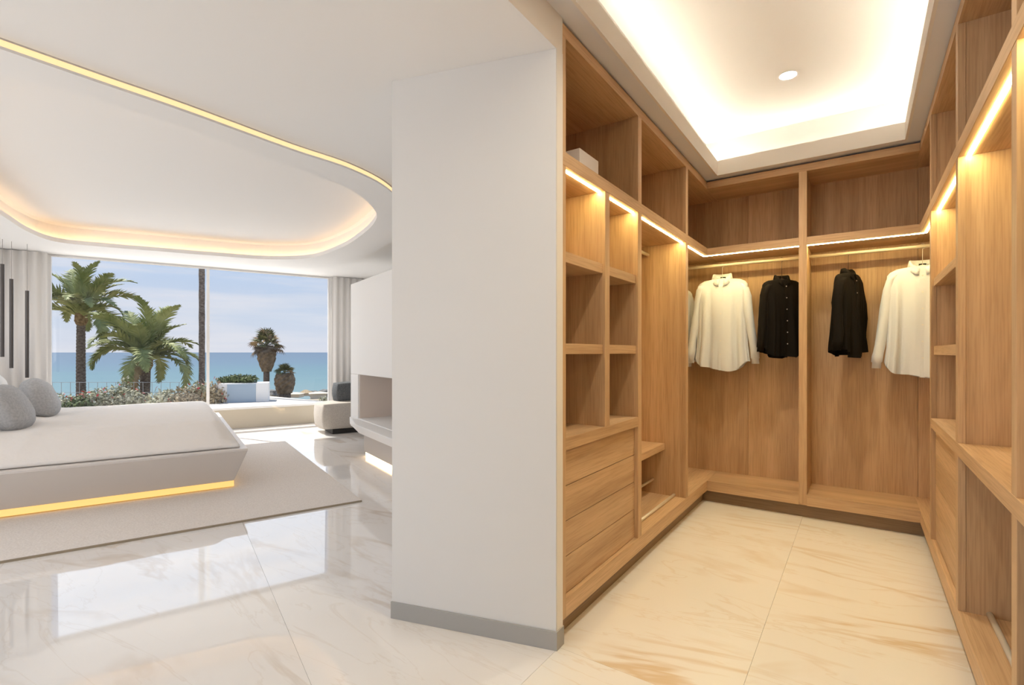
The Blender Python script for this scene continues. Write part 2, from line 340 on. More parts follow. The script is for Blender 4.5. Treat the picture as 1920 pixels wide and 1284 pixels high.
for i in range(-4, 4):
    for j in range(-2, 4):
        p0, q0 = .42+1.2*i, 1.1+2.8*j
        pts = [bw(p, q) for p, q in ((p0+g_, q0+g_), (p0+1.2-g_, q0+g_), (p0+1.2-g_, q0+2.8-g_), (p0+g_, q0+2.8-g_))]
        poly = clip([(v.x, v.y) for v in pts], 1, 0, hx)
        if not poly: continue
        poly = clip(poly, 0, -1, 2.2)                        # y >= -2.2
        A = bw(0, 1); 
        if poly: poly = clip(poly, A.x, A.y, 8.9)            # up to the parapet outside
        B = bw(1, 0)
        if poly: poly = clip(poly, B.x, B.y, 4.4)
        if poly: poly = clip(poly, -B.x, -B.y, 3.3)
        if poly:                                             # the wardrobe floor beyond the wall end belongs to the other field
            hi = clip(poly, 0, -1, -1.77); tile([clip(poly, 0, 1, 1.77), clip(hi, 1, 0, -1.4) if hi else []], 'marble_bed')
for i in range(-1, 1):
    for j in range(0, 3):
        x0, y0_ = -.345+1.2*i, -3.73+2.75*j
        poly = [(x0+g_, y0_+g_), (x0+1.2-g_, y0_+g_), (x0+1.2-g_, y0_+2.75-g_), (x0+g_, y0_+2.75-g_)]
        if i == -1 and j == 2: poly = [(-1.39, y0_+g_)] + poly[1:3] + [(-1.39, y0_+2.75-g_)]
        else: poly = clip(poly, -1, 0, -(hx+.0012))
        poly = clip(poly, 0, -1, 2.2)
        if poly: tile([poly], 'marble_closet')
# ------------------------------------------------------------------ ceilings
def spline(ctrl, n=10):
    out = []; m = len(ctrl)
    for i in range(m):
        p0, p1, p2, p3 = [Vector(ctrl[(i+k) % m]).to_2d() for k in (-1, 0, 1, 2)]
        for k in range(n):
            t = k/n
            out.append(.5*((2*p1)+(-p0+p2)*t+(2*p0-5*p1+4*p2-p3)*t*t+(-p0+3*p1-3*p2+p3)*t**3))
    return out
OUT = spline([(-.9, 2.60), (-.545, 2.725), (-.24, 2.83), (.067, 2.93), (.58, 3.13), (.98, 3.26), (1.33, 3.51), (1.68, 4.0), (1.90, 4.6), (1.985, 5.3), (2.0, 6.2), (1.93, 6.85), (1.65, 7.35), (1.0, 7.62), (.3, 7.70), (-.5, 7.72), (-1.1, 7.66), (-1.45, 7.35), (-1.62, 6.6), (-1.68, 5.5), (-1.68, 4.2), (-1.6, 3.2), (-1.32, 2.68)])
INN = spline([(-.88, 2.99), (-.6, 3.0), (-.33, 3.02), (.072, 3.153), (.574, 3.40), (1.08, 3.66), (1.42, 4.10), (1.545, 4.5), (1.60, 5.1), (1.60, 5.75), (1.46, 6.57), (1.055, 6.99), (.4, 7.12), (-.1, 7.17), (-.6, 7.22), (-1.0, 7.18), (-1.15, 6.75), (-1.20, 6.1), (-1.25, 5.2), (-1.27, 4.2), (-1.2, 3.4), (-1.08, 3.08)])
def offset(loop, d):                                   # outward for positive d
    c = sum(loop, Vector((0, 0)))/len(loop); out = []; n = len(loop)
    for i in range(n):
        t = (loop[(i+1) % n]-loop[i-1]).normalized(); nn = Vector((t.y, -t.x))
        if nn.dot(loop[i]-c) < 0: nn = -nn
        out.append(loop[i]+nn*d)
    return out
ZB, ZR = 2.425, 2.385
def fill(bm, loops, z):
    es = []
    for lp in loops:
        vs_ = [bm.verts.new((p.x, p.y, z)) for p in lp]
        es += [bm.edges.new((vs_[i], vs_[(i+1) % len(vs_)])) for i in range(len(vs_))]
    bmesh.ops.triangle_fill(bm, edges=es, use_beauty=True)
def wallstrip(bm, loop, z0, z1, loop1=None):
    loop1 = loop1 or loop; n = len(loop)
    a = [bm.verts.new((p.x, p.y, z0)) for p in loop]; c = [bm.verts.new((p.x, p.y, z1)) for p in loop1]
    for i in range(n): bm.faces.new((a[i], a[(i+1) % n], c[(i+1) % n], c[i]))
inv = RB.inverted()
wp = [(-1.005, -2.2), (-1.005, 1.78), (-1.73, 1.60), (-1.73, 5.15)]
poly = [(inv @ Vector((x, y, 0))).to_2d() for x, y in wp] + [Vector((3.1, 3.2)), Vector((3.1, QW+.02)), Vector((-3.3, QW+.02)), Vector((-3.3, 2.15))]
b = new(); fill(b, [poly, OUT], ZB); wallstrip(b, OUT, ZB, ZB+.12); fill(b, [poly, OUT], ZB+.12)
ceiling = struct('ceiling', b, 'ceil', 'white bedroom ceiling with a long curved cut-out', 'ceiling', 'bed')
def ring_part(name, bm, m):
    return obj(name, bm, m, ceiling)
# the lowered ring band
OR = offset(OUT, -.012)
b = new(); fill(b, [OR, INN], ZR); wallstrip(b, OR, ZR, ZR+.012); wallstrip(b, INN, ZR, ZR+.045); L2 = offset(INN, .012); wallstrip(b, INN, ZR+.045, ZR+.045, L2)
wallstrip(b, L2, ZR+.045, ZR+.03); REC = offset(INN, .08); wallstrip(b, L2, ZR+.03, ZR+.03, REC)
ring_part('ceiling_band', b, 'ceil')
b = new(); wallstrip(b, offset(OR, -.001), ZR+.012, ZR+.038); ring_part('led_strip', b, 'led_slot')
b = new(); wallstrip(b, offset(OR, -.001), ZR+.038, ZR+.15); ring_part('ceiling_edge', b, 'ceil')
# the inner recess: wall and raised dome
ZT = 2.60
b = new(); wallstrip(b, REC, ZR+.03, ZT-.02); wallstrip(b, REC, ZT-.02, ZT, offset(REC, -.03)); fill(b, [offset(REC, -.03)], ZT)
o = ring_part('ceiling_recess', b, 'ceil')
b = new(); la = offset(INN, .0135); wallstrip(b, la, ZR+.031, ZR+.043)
ring_part('led_strip', b, 'led_cove_bed')
b = new(); prism(b, [(p.x, p.y) for p in poly], 2.62, 2.70); ring_part('ceiling_slab', b, 'ceil')
# dressing room ceiling with a rectangular light cove
cx0, cx1, cy0, cy1 = -.912, .237, .15, 4.092
b = new()
tf = .014; bx(b, -1.005, cx0-tf, -2.15, 4.6, ZC, ZC+.02); bx(b, cx1+tf, .86, -2.15, 4.6, ZC, ZC+.02); bx(b, cx0-tf, cx1+tf, cy1+tf, 4.6, ZC, ZC+.02); bx(b, cx0-tf, cx1+tf, -2.15, cy0-tf, ZC, ZC+.02); bx(b, -1.56, -1.005, 1.8, 4.6, ZC, ZC+.02)
cc = struct('ceiling', b, 'soffit', 'greige soffit around the lit recess over the dressing room', 'ceiling')
zf = 2.688
b = new(); t_ = .014
bx(b, cx0-t_, cx0, cy0-t_, cy1+t_, ZC-.001, zf); bx(b, cx1, cx1+t_, cy0-t_, cy1+t_, ZC-.001, zf); bx(b, cx0, cx1, cy1, cy1+t_, ZC-.001, zf); bx(b, cx0, cx1, cy0-t_, cy0, ZC-.001, zf)
obj('fascia', b, 'paint_warm_light', cc)
ZU, ow = 2.88, .11
b = new()
bx(b, cx0-ow-.02, cx1+ow+.02, cy0-ow-.02, cy1+ow+.02, ZU, ZU+.02)
bx(b, cx0-ow-.02, cx0-ow, cy0-ow, cy1+ow, ZC+.02, ZU); bx(b, cx1+ow, cx1+ow+.02, cy0-ow, cy1+ow, ZC+.02, ZU)
bx(b, cx0-ow, cx1+ow, cy1+ow, cy1+ow+.02, ZC+.02, ZU); bx(b, cx0-ow, cx1+ow, cy0-ow-.02, cy0-ow, ZC+.02, ZU)
obj('raised_ceiling', b, 'ceil', cc)
b = new(); w_, z0_, z1_ = ow-.004, 2.650, 2.684
bx(b, cx0-ow+.0005, cx0-w_, cy0-w_, cy1+w_, z0_, z1_); bx(b, cx1+w_, cx1+ow-.0005, cy0-w_, cy1+w_, z0_, z1_); bx(b, cx0-w_, cx1+w_, cy1+w_, cy1+ow-.0005, z0_, z1_); bx(b, cx0-w_, cx1+w_, cy0-ow+.0005, cy0-w_, z0_, z1_)
obj('led_strip', b, 'led_cove', cc)
b = new(); bx(b, -1.1, 1.0, -2.3, 4.7, 2.96, 3.0); obj('ceiling_slab', b, 'ceil', cc)
# recessed spot
t = thing('ceiling_spot', 'small round recessed spotlight in the raised dressing room ceiling', 'ceiling light', (-.36, 3.44, ZU))
def disc(bm, cx, cy, z, r0, r1, n=32):
    if r0 == 0:
        bm.faces.new([bm.verts.new((cx+r1*math.cos(2*PI*k/n), cy+r1*math.sin(2*PI*k/n), z)) for k in range(n)]); return
    a = [bm.verts.new((cx+r0*math.cos(2*PI*k/n), cy+r0*math.sin(2*PI*k/n), z+.004)) for k in range(n)]
    c = [bm.verts.new((cx+r1*math.cos(2*PI*k/n), cy+r1*math.sin(2*PI*k/n), z)) for k in range(n)]
    for k in range(n): bm.faces.new((a[k], a[(k+1) % n], c[(k+1) % n], c[k]))
b = new(); disc(b, -.36, 3.44, ZU-.004, .045, .062); obj('trim_ring', b, 'ceil', t, smooth=True)
b = new(); disc(b, -.36, 3.44, ZU-.001, 0, .047); obj('lens', b, 'lamp', t)
# ------------------------------------------------------------------ wardrobes
def rod(parent, a, c, r, m='metal', name='rail'):
    b_ = new(); tube(b_, [a, c], r, 12); return obj(name, b_, m, parent, smooth=True)
def divider(u, side, y0, y1, z0, z1, xb):             # side -1 left run, +1 right run; lipped front edge slightly thicker than the panel
    xf = XL if side < 0 else XR
    s = side
    lip = sorted((xf, xf+s*.024)); pan = sorted((xf+s*.024, xb))
    b_ = new(); bx(b_, pan[0], pan[1], y0+.0025, y1-.0025, z0, z1); o_ = obj('side_panel', b_, 'oak_z', u)
    b_ = new(); bx(b_, lip[0], lip[1], y0, y1, z0, z1); obj('edge_strip', b_, 'oak_z', u, bevel=.001); return o_
def led(u, x0, x1, y0, y1): board(u, 'led_strip', 'led_shelf', x0, x1, y0, y1, SB-.003, SB-.0002, 0)
def drawers(u, side, y0, y1):
    xf = XL if side < 0 else XR; zs = [K+.003, .3315, .482, .632, CB-.004]
    for i in range(4):
        z0, z1 = zs[i]+(.0018 if i else 0), zs[i+1]-.0018
        d = thing_child('drawer', u)
        f0, f1 = sorted((xf+side*.020, xf+side*.040)); k0, k1 = sorted((xf+side*.040, xf+side*.46))
        bb = new(); bx(bb, f0, f1, y0+.002, y1-.002, z0, z1); obj('drawer_front', bb, 'oak_y', d, bevel=.001)
        bb = new(); bx(bb, k0, k1, y0+.012, y1-.012, z0+.008, z1-.02); obj('drawer_box', bb, 'oak_y', d)
def thing_child(name, parent):
    o_ = bpy.data.objects.new(name, None); C.objects.link(o_); o_.parent = parent; ORG[o_.name] = ORG[parent.name]; o_.empty_display_size = .05; return o_
XBL, XBR, YBK = -1.53, .83, 4.55
# --- left run
u = thing('open_wardrobe', 'oak wardrobe run left of the aisle with four drawers, cubbies and a shoe rack', 'wardrobe', (-1.27, 3.1, 0))
y00 = 1.803
divider(u, -1, y00, 1.832, KB, TB, XBL); divider(u, -1, 2.655, 2.710, K, TB, XBL); divider(u, -1, 3.575, 3.630, K, TB, XBL)
board(u, 'divider', 'oak_z', XBL, XL, 2.222, 2.275, CT, SB)
board(u, 'top_panel', 'oak_y', XBL, XL, y00, YBK, TB, T)
for a, c in ((1.832, 2.655), (2.710, 3.575), (3.630, YBK)):
    board(u, 'shelf', 'oak_y', XBL, XL, a, c, SB, S)
board(u, 'edge_strip', 'oak_y', XL, XL+.0015, y00, YB, SB, S, .0004)
board(u, 'bottom_panel', 'oak_y', XBL, XL, 1.832, YBK, KB, K)
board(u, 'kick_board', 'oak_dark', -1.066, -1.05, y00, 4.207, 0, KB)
board(u, 'back_panel', 'oak_z', XBL-.018, XBL, y00, YBK, KB, T)
board(u, 'counter', 'oak_y', XBL, XL, 1.832, 2.655, CB, CT)
for a, c in ((1.832, 2.222), (2.275, 2.655)):
    for z0, z1 in ((1.192, 1.237), (1.580, 1.626)): board(u, 'shelf', 'oak_y', XBL, XL-.012, a, c, z0, z1)
    led(u, XL-.036, XL-.024, a, c)
led(u, XL-.036, XL-.024, 2.710, 3.575); led(u, XL-.036, XL-.024, 3.630, YB+.036)
drawers(u, -1, 1.832, 2.655)
board(u, 'shelf', 'oak_y', XBL, -1.156, 2.710, 3.575, .499, .544)
rod(u, (-1.089, 2.71, .183), (-1.089, 3.575, .183), .0105, 'metal', 'shoe_rail')
rod(u, (-1.24, 2.71, .274), (-1.24, 3.575, .274), .0085, 'metal', 'shoe_rail')
rod(u, (-1.28, 2.71, 1.915), (-1.28, 3.575, 1.915), .012)
# --- back run
u = thing('open_wardrobe', 'oak hanging wardrobe across the end of the aisle with two rails', 'wardrobe', (-.34, 4.36, 0))
board(u, 'top_panel', 'oak_x', XL, XR, YB, YBK, TB, T)
board(u, 'divider', 'oak_z', -.367, -.316, YB-.001, YBK, .104, TB)
for a, c in ((XL, -.367), (-.316, XR)):
    board(u, 'shelf', 'oak_x', a, c, YB, YBK, SB, S)
    board(u, 'bottom_panel', 'oak_x', a, c, YB, YBK, KB, K)
led(u, XL-.024, -.367, YB+.024, YB+.036); led(u, -.316, XR+.024, YB+.024, YB+.036)
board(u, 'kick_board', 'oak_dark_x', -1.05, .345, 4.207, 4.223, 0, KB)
board(u, 'bottom_rail', 'oak_x', -.367, -.316, YB+.01, YBK, KB, .104)
xs = [XBL, -1.19, -.77, -.35, .335, XBR]
for i in range(5): board(u, 'back_panel', 'oak_z', xs[i]+.0006, xs[i+1]-.0006, YBK+(.0 if i < 4 else -.004), YBK+.018, KB, T)
rod(u, (-1.45, 4.36, 1.918), (-.367, 4.36, 1.918), .0125); rod(u, (-.316, 4.36, 1.918), (.70, 4.36, 1.918), .0125)
# --- right run
u = thing('open_wardrobe', 'oak wardrobe run right of the aisle with a wide counter shelf and lit bays', 'wardrobe', (.575, 2.2, 0))
divider(u, 1, 3.567, 3.622, K, TB, XBR); divider(u, 1, 2.645, 2.700, K, TB, XBR); divider(u, 1, 1.734, 1.785, K, TB, XBR); divider(u, 1, .80, .85, KB, TB, XBR)
board(u, 'top_panel', 'oak_y', XR, XBR, .80, YBK, TB, T)
for a, c in ((.85, 1.734), (1.785, 2.645), (2.700, 3.567), (3.622, YBK)): board(u, 'shelf', 'oak_y', XR, XBR, a, c, SB, S)
board(u, 'edge_strip', 'oak_y', XR-.0015, XR, .85, YB, SB, S, .0004)
for a, c in ((.85, 1.734), (1.785, 2.645), (2.700, 3.567)):
    board(u, 'counter', 'oak_y', XR, XBR, a, c, .787, .838); led(u, XR+.028, XR+.040, a, c)
board(u, 'edge_strip', 'oak_y', XR-.0012, XR, .85, 3.567, .787, .838, .0004)
led(u, XR+.024, XR+.036, 3.622, YB+.024)
board(u, 'bottom_panel', 'oak_y', XR, XBR, .85, YBK, KB, K)
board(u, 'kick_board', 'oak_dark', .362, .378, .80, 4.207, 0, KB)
board(u, 'back_panel', 'oak_z', XBR, XBR+.018, .80, YBK, KB, T)
for z0, z1 in ((1.186, 1.234), (1.562, 1.604)): board(u, 'shelf', 'oak_y', XR+.012, XBR, 2.700, 3.567, z0, z1)
drawers(u, 1, 2.700, 3.567)
for a, c in ((.85, 1.734), (1.785, 2.645)):
    board(u, 'shelf', 'oak_y', XR+.16, XBR, a, c, .462, .510)
    rod(u, (XR+.093, a, .183), (XR+.093, c, .183), .0105, 'steel', 'shoe_rail')
    rod(u, (XR+.24, a, .274), (XR+.24, c, .274), .0085, 'steel', 'shoe_rail')
# small box on the upper shelf
b = new(); bx(b, -1.20, -1.052, 2.045, 2.245, S, 2.135)
tag(obj('storage_box', b, 'carton', bevel=.002), 'small white card box on the upper left shelf near the wall end', 'box')
# ------------------------------------------------------------------ shirts on hangers
def shirt(cx, cy, top, scale, yaw, kind, name, label, hlabel, flare=1.0, seed=0):
    cm = kind+'_cloth'
    t_ = thing(name, label, 'shirt', (cx, cy, top-.86*scale)); t_.rotation_euler = (0, 0, yaw); ORG[t_.name] = (0, 0, 0)
    s_ = scale; H = .86*s_
    def zz(d): return H-d*s_                          # d metres below the collar top
    rnd = random.Random(seed)
    ph = [rnd.uniform(0, 6.28) for _ in range(6)]
    rows = [(.050, .060, .040), (.054, .095, .042), (.060, .14, .044), (.078, .175, .046), (.100, .192, .048), (.14, .196, .055), (.22, .190, .062), (.34, .188, .066), (.48, .190, .068), (.60, .196, .070), (.70, .204, .072), (.76, .208, .072), (.80, .209, .071)]
    b_ = new(); n = 72; rings = []
    for i, (d, wd, dp) in enumerate(rows):
        ring = []; k = max(0, (d-.1)/.7)
        for j in range(n):
            a = 2*PI*j/n; ca, sa = math.cos(a), math.sin(a)
            fold = k*(.019*math.sin(8*a+ph[0])+.013*math.sin(14*a+ph[1]+d*3)+.008*math.sin(23*a+ph[2]))
            x = wd*math.copysign(abs(ca)**.75, ca); y = (dp+fold*1.4)*math.copysign(abs(sa)**.6, sa)
            dd = d
            if i >= len(rows)-3:                       # curved shirt tail
                side = abs(ca)**2.2; dd = d-(.085*side)*((i-(len(rows)-4))/3)+.012*math.sin(5*a+ph[3])*k
            ring.append(b_.verts.new((x*s_, y*s_, zz(dd))))
        rings.append(ring)
    for i in range(len(rings)-1):
        for j in range(n): b_.faces.new((rings[i][j], rings[i][(j+1) % n], rings[i+1][(j+1) % n], rings[i+1][j]))
    b_.faces.new(rings[0])
    obj('shirt_body', b_, cm, t_, smooth=True)
    for sg in (-1, 1):                                 # sleeves with cuffs
        b_ = new(); L_ = [(.098, .146, .040), (.13, .166, .044), (.20, .180+.003*flare, .046), (.32, .190+.007*flare, .046), (.45, .203+.012*flare, .043), (.58, .215+.017*flare, .040), (.66, .222+.021*flare, .043), (.70, .225+.022*flare, .041), (.705, .225+.022*flare, .034), (.745, .227+.023*flare, .036)]; prev = None; n2 = 20
        prev = None; n2 = 20
        for i, (d, xc, r) in enumerate(L_):
            ring = []
            for j in range(n2):
                a = 2*PI*j/n2; f_ = 1+.10*math.sin(3*a+d*16+ph[4]+sg)+.05*math.sin(5*a-d*30)
                ring.append(b_.verts.new(((sg*xc+r*.75*f_*math.cos(a))*s_, (-.012+r*.92*f_*math.sin(a)+.012*math.sin(d*9+sg))*s_, zz(d))))
            if prev:
                for j in range(n2): b_.faces.new((prev[j], prev[(j+1) % n2], ring[(j+1) % n2], ring[j]))
            else: b_.faces.new(ring)
            prev = ring
        b_.faces.new(prev[::-1]); obj('sleeve', b_, cm, t_, smooth=True)
    # collar: standing band and folded leaf, open to the front (-y)
    b_ = new(); n3 = 28; ins, mid, out, low = [], [], [], []
    for j in range(n3+1):
        a = -PI/2+.22+(2*PI-.44)*j/n3; ca, sa = math.cos(a), math.sin(a); fr = max(0, -sa)
        ins.append(b_.verts.new((.058*ca*s_, .040*sa*s_, zz(.060+.050*fr))))
        mid.append(b_.verts.new((.064*ca*s_, .046*sa*s_, zz(.002+.062*fr**1.6))))
        out.append(b_.verts.new((.072*ca*s_, .053*sa*s_, zz(.006+.062*fr**1.6))))
        low.append(b_.verts.new(((.082+.012*fr)*ca*s_, (.062+.006*fr)*sa*s_, zz(.056+.062*fr**2))))
    for A_, B_ in ((ins, mid), (mid, out), (out, low)):
        for j in range(n3): b_.faces.new((A_[j], A_[j+1], B_[j+1], B_[j]))
    o_ = obj('collar', b_, cm, t_, smooth=True); so = o_.modifiers.new('thick', 'SOLIDIFY'); so.thickness = .0022*s_
    if kind == 'white':
        b_ = new(); bx(b_, -.020*s_, .020*s_, 0.034*s_, .037*s_, zz(.050), zz(.026)); obj('neck_label', b_, 'label', t_)
    # placket and buttons
    b_ = new(); pr = None
    for (d, wd, dp) in rows[4:]:
        a = -PI/2; k = max(0, (d-.1)/.7); fold = k*(.019*math.sin(8*a+ph[0])+.013*math.sin(14*a+ph[1]+d*3)+.008*math.sin(23*a+ph[2]))
        y = -(dp+fold*1.4)*s_-.0035
        v = [b_.verts.new((-.015*s_, y, zz(d))), b_.verts.new((.015*s_, y, zz(d))), b_.verts.new((.015*s_, y+.006, zz(d))), b_.verts.new((-.015*s_, y+.006, zz(d)))]
        if pr:
            for j in range(4): b_.faces.new((pr[j], pr[(j+1) % 4], v[(j+1) % 4], v[j]))
        else: b_.faces.new(v)
        pr = v
    b_.faces.new(pr[::-1]); pl = obj('placket', b_, cm, t_)
    for i in range(6):
        d = .12+i*.11; dp = .052+.02*min(1, d/.5); b_ = new(); tube(b_, [(0, -dp*s_*1.10-.004, zz(d)), (0, -dp*s_*1.10-.0065, zz(d))], .0055*s_, 10)
        obj('button', b_, 'button_w' if kind == 'white' else 'button_b', pl)
    # hanger
    h = thing('clothes_hanger', hlabel, 'hanger', (cx, cy, top-.05*scale)); h.rotation_euler = (0, 0, yaw); ORG[h.name] = (0, 0, 0)
    zr = 1.918-(top-.05*scale)                         # rail height above the hanger base
    b_ = new(); pts = [(0, 0, -.005), (0, 0, zr-.035)]
    for k in range(11):
        a = -PI/2+PI*1.15*k/10; pts.append((.0165*math.cos(a), 0, zr-.0005+.0165*math.sin(a)))
    hk = new(); tube(hk, [(0, 0, .0), (0, 0, zr-.017)]+[(x, 0, z) for x, y, z in pts[2:]], .0018, 8); b_.free()
    obj('hook', hk, 'steel' if kind == 'white' else 'hook', h, smooth=True)
    b_ = new(); tube(b_, [(-.165*s_, 0, -.050*s_), (-.09*s_, 0, -.018*s_), (0, 0, .002), (.09*s_, 0, -.018*s_), (.165*s_, 0, -.050*s_)], [.006, .008, .009, .008, .006], 8)
    obj('shoulder_bar', b_, 'hook' if kind == 'black' else 'steel', h, smooth=True)
HW = 'hanger hook'
shirt(-.935, 4.37, 1.853, 1.0, R(2), 'white', 'shirt', 'white long-sleeved shirt hanging face-on, left of the two black shirts', 'thin pale hanger holding the face-on white shirt left of the black shirts', seed=1)
shirt(-.500, 4.36, 1.800, .80, R(42), 'black', 'shirt', 'black shirt hanging at an angle just left of the oak divider', 'dark hanger holding the black shirt left of the oak divider', .5, seed=2)
shirt(-.072, 4.355, 1.808, .80, R(66), 'black', 'shirt', 'narrow black shirt seen edge-on, right of the oak divider', 'dark hanger holding the edge-on black shirt right of the divider', .3, seed=3)
shirt(.345, 4.36, 1.832, 1.0, R(-4), 'white', 'shirt', 'white long-sleeved shirt at the right end of the rail, partly behind the oak edge', 'thin pale hanger holding the white shirt at the right end', seed=4)
shirt(-1.335, 4.36, 1.80, .92, R(48), 'white', 'shirt', 'white shirt of which only a sleeve shows at the left end of the rail', 'thin pale hanger at the left end of the rail behind the oak edge', .3, seed=5)
# ------------------------------------------------------------------ bedroom: window
win = stree('window_1', 'wide full-height sea window with one slim white mullion', 'window', (.45, QW+.06, 0), 'bed')
def wb(name, x0, x1, z0, z1, y0=QW+.03, y1=QW+.09, m='frame'):
    b_ = new(); bx(b_, x0, x1, y0, y1, z0, z1); return obj(name, b_, m, win, bevel=.002)
wb('jamb', -1.26, -1.225, 0, 2.43); wb('jamb', 2.125, 2.16, 0, 2.43); wb('head', -1.225, 2.125, 2.40, 2.44); wb('sill', -1.225, 2.125, 0, .025)
wb('mullion', .432, .468, .025, 2.40)
for a, c in ((-1.225, .432), (.468, 2.125)):
    b_ = new(); bx(b_, a, c, QW+.055, QW+.061, .025, 2.40); obj('pane', b_, 'glass', win)
def curtain(p0, p1, q, label):
    b_ = new(); n = int((p1-p0)/.012); a_, c_ = [], []
    for i in range(n+1):
        p = p0+(p1-p0)*i/n; y = q+.016*math.sin(p*62)+.008*math.sin(p*19)
        a_.append(b_.verts.new((p, y, .015))); c_.append(b_.verts.new((p, y*.999+.0, 2.415)))
    for i in range(n): b_.faces.new((a_[i], a_[i+1], c_[i+1], c_[i]))
    o_ = obj('curtain', b_, 'curtain', frame='bed', smooth=True); so = o_.modifiers.new('thick', 'SOLIDIFY'); so.thickness = .003
    tag(o_, label, 'curtain')
curtain(-3.1, -1.235, QW-.11, 'white pleated curtain left of the sea window behind the bed'); curtain(2.14, 2.95, QW-.11, 'white pleated curtain right of the sea window behind the armchair')
# ------------------------------------------------------------------ rug
b = new(); bx(b, -3.0, 1.27, 3.985, 8.10, 0, .014)
rg = obj('rug', b, 'rug', frame='bed', bevel=.004); tag(rg, 'large flat beige rug under the bed', 'rug')
b = new(); bx(b, -3.0, 1.268, 3.975, 3.985, 0, .013); obj('rug_binding', b, 'rug_edge', rg)
# ------------------------------------------------------------------ bed
bd = thing('bed', 'low white platform bed with warm light glowing under its edge', 'bed', (-.7, 6.35, .014), 'bed')
zt = .372
b = new(); TOP = [(-2.0, 4.83), (.553, 4.83), (.553, 7.93), (-2.0, 7.93)]; BOT = [(-2.0, 4.985), (.462, 4.985), (.462, 7.78), (-2.0, 7.78)]
def loft(bm, loops):
    R_ = [[bm.verts.new((x, y, z)) for x, y in pts] for pts, z in loops]; n = len(R_[0])
    for i in range(len(R_)-1):
        for k in range(n): bm.faces.new((R_[i][k], R_[i][(k+1) % n], R_[i+1][(k+1) % n], R_[i+1][k]))
    bm.faces.new(R_[0][::-1]); bm.faces.new(R_[-1])
loft(b, [(BOT, .075), (TOP, zt-.018), (TOP, zt)]); obj('bed_base', b, 'bed', bd, bevel=.006)
b = new(); bx(b, -1.95, .36, 5.09, 7.67, .014, .075); obj('plinth', b, 'bed', bd)
b = new(); bx(b, -1.97, .462, 4.994, 5.008, .024, .074); bx(b, .452, .464, 5.008, 7.74, .024, .074); obj('led_strip', b, 'led_bed', bd)
b = new(); bx(b, -1.95, .22, 5.42, 7.45, zt, .50); obj('mattress', b, 'sheet', bd, bevel=.04, seg=4)
# duvet
b = new(); nu, nv = 90, 90; grid = []
def sm(a, b_, x): t = min(1, max(0, (x-a)/(b_-a))); return t*t*(3-2*t)
for i in range(nu+1):
    row = []
    for j in range(nv+1):
        s1, s2 = i/nu, j/nv
        p = -1.52+s1*(.500+1.52); q = 4.905+s2*(7.84-4.905)
        eN = math.sin(PI/2*min(1, (q-4.905)/.52))**1.25; eF = sm(0, .30, 7.84-q)**.62; eP = sm(0, .17, .500-p)**.62
        h_ = min(eN, 1)*min(eF, 1)*min(eP, 1)
        z = zt+.022+(.572-zt-.022)*h_
        z += .010*noise.noise(Vector((p*2.2, q*2.2, 3)))*h_+.004*noise.noise(Vector((p*7, q*5, 1)))*h_
        z += .008*math.exp(-((p+1.0+.12*math.sin(q*2))/.05)**2)*h_
        wob = .014*noise.noise(Vector((p*3, 0, 7)))*(1-s2)
        row.append(b.verts.new((p, q+wob, z)))
    grid.append(row)
for i in range(nu):
    for j in range(nv): b.faces.new((grid[i][j], grid[i+1][j], grid[i+1][j+1], grid[i][j+1]))
o = obj('duvet', b, 'duvet', frame='bed', smooth=True); so = o.modifiers.new('thick', 'SOLIDIFY'); so.thickness = .018; so.offset = -1
tag(o, 'white duvet spread over the platform bed', 'duvet')
def pillow(p, q, z, sx_, sy_, sz, rot, m, label, seed=0):
    b_ = new(); bmesh.ops.create_icosphere(b_, subdivisions=4, radius=1)
    for v in b_.verts:
        x, y, zz_ = v.co; e_ = lambda t, k: math.copysign(abs(t)**k, t)
        r_ = max(abs(x), abs(y))
        v.co = Vector((e_(x, .72)*sx_, e_(y, .72)*sy_, zz_*sz*(1+.06*noise.noise(Vector((x*2+seed, y*2, zz_*2))))))
        v.co += Vector((0, 0, .006*noise.noise(Vector((x*5, y*5+seed, 2)))))
    bmesh.ops.rotate(b_, verts=b_.verts, cent=(0, 0, 0), matrix=Matrix.Rotation(rot, 3, 'Y'))
    bmesh.ops.translate(b_, verts=b_.verts, vec=(p, q, z))
    o_ = obj('pillow', b_, m, frame='bed', smooth=True); tag(o_, label, 'pillow'); return o_
pillow(-1.10, 5.78, .735, .21, .30, .115, R(-116), 'grey_cushion', 'grey pillow nearest the camera on the bed', 1)
pillow(-1.06, 6.72, .745, .21, .27, .115, R(-116), 'grey_cushion', 'grey pillow on the window side of the bed', 2)
pillow(-1.44, 5.80, .82, .26, .36, .10, R(-108), 'sheet', 'white pillow behind the nearer grey pillow', 3)
pillow(-1.40, 6.76, .80, .24, .33, .10, R(-108), 'sheet', 'white pillow behind the grey pillow on the window side', 4)
b = new(); bx(b, -2.12, -2.0, 4.7, 8.0, .014, 1.05); tag(obj('headboard', b, 'bed', frame='bed', bevel=.01), 'low white headboard panel behind the pillows', 'headboard')
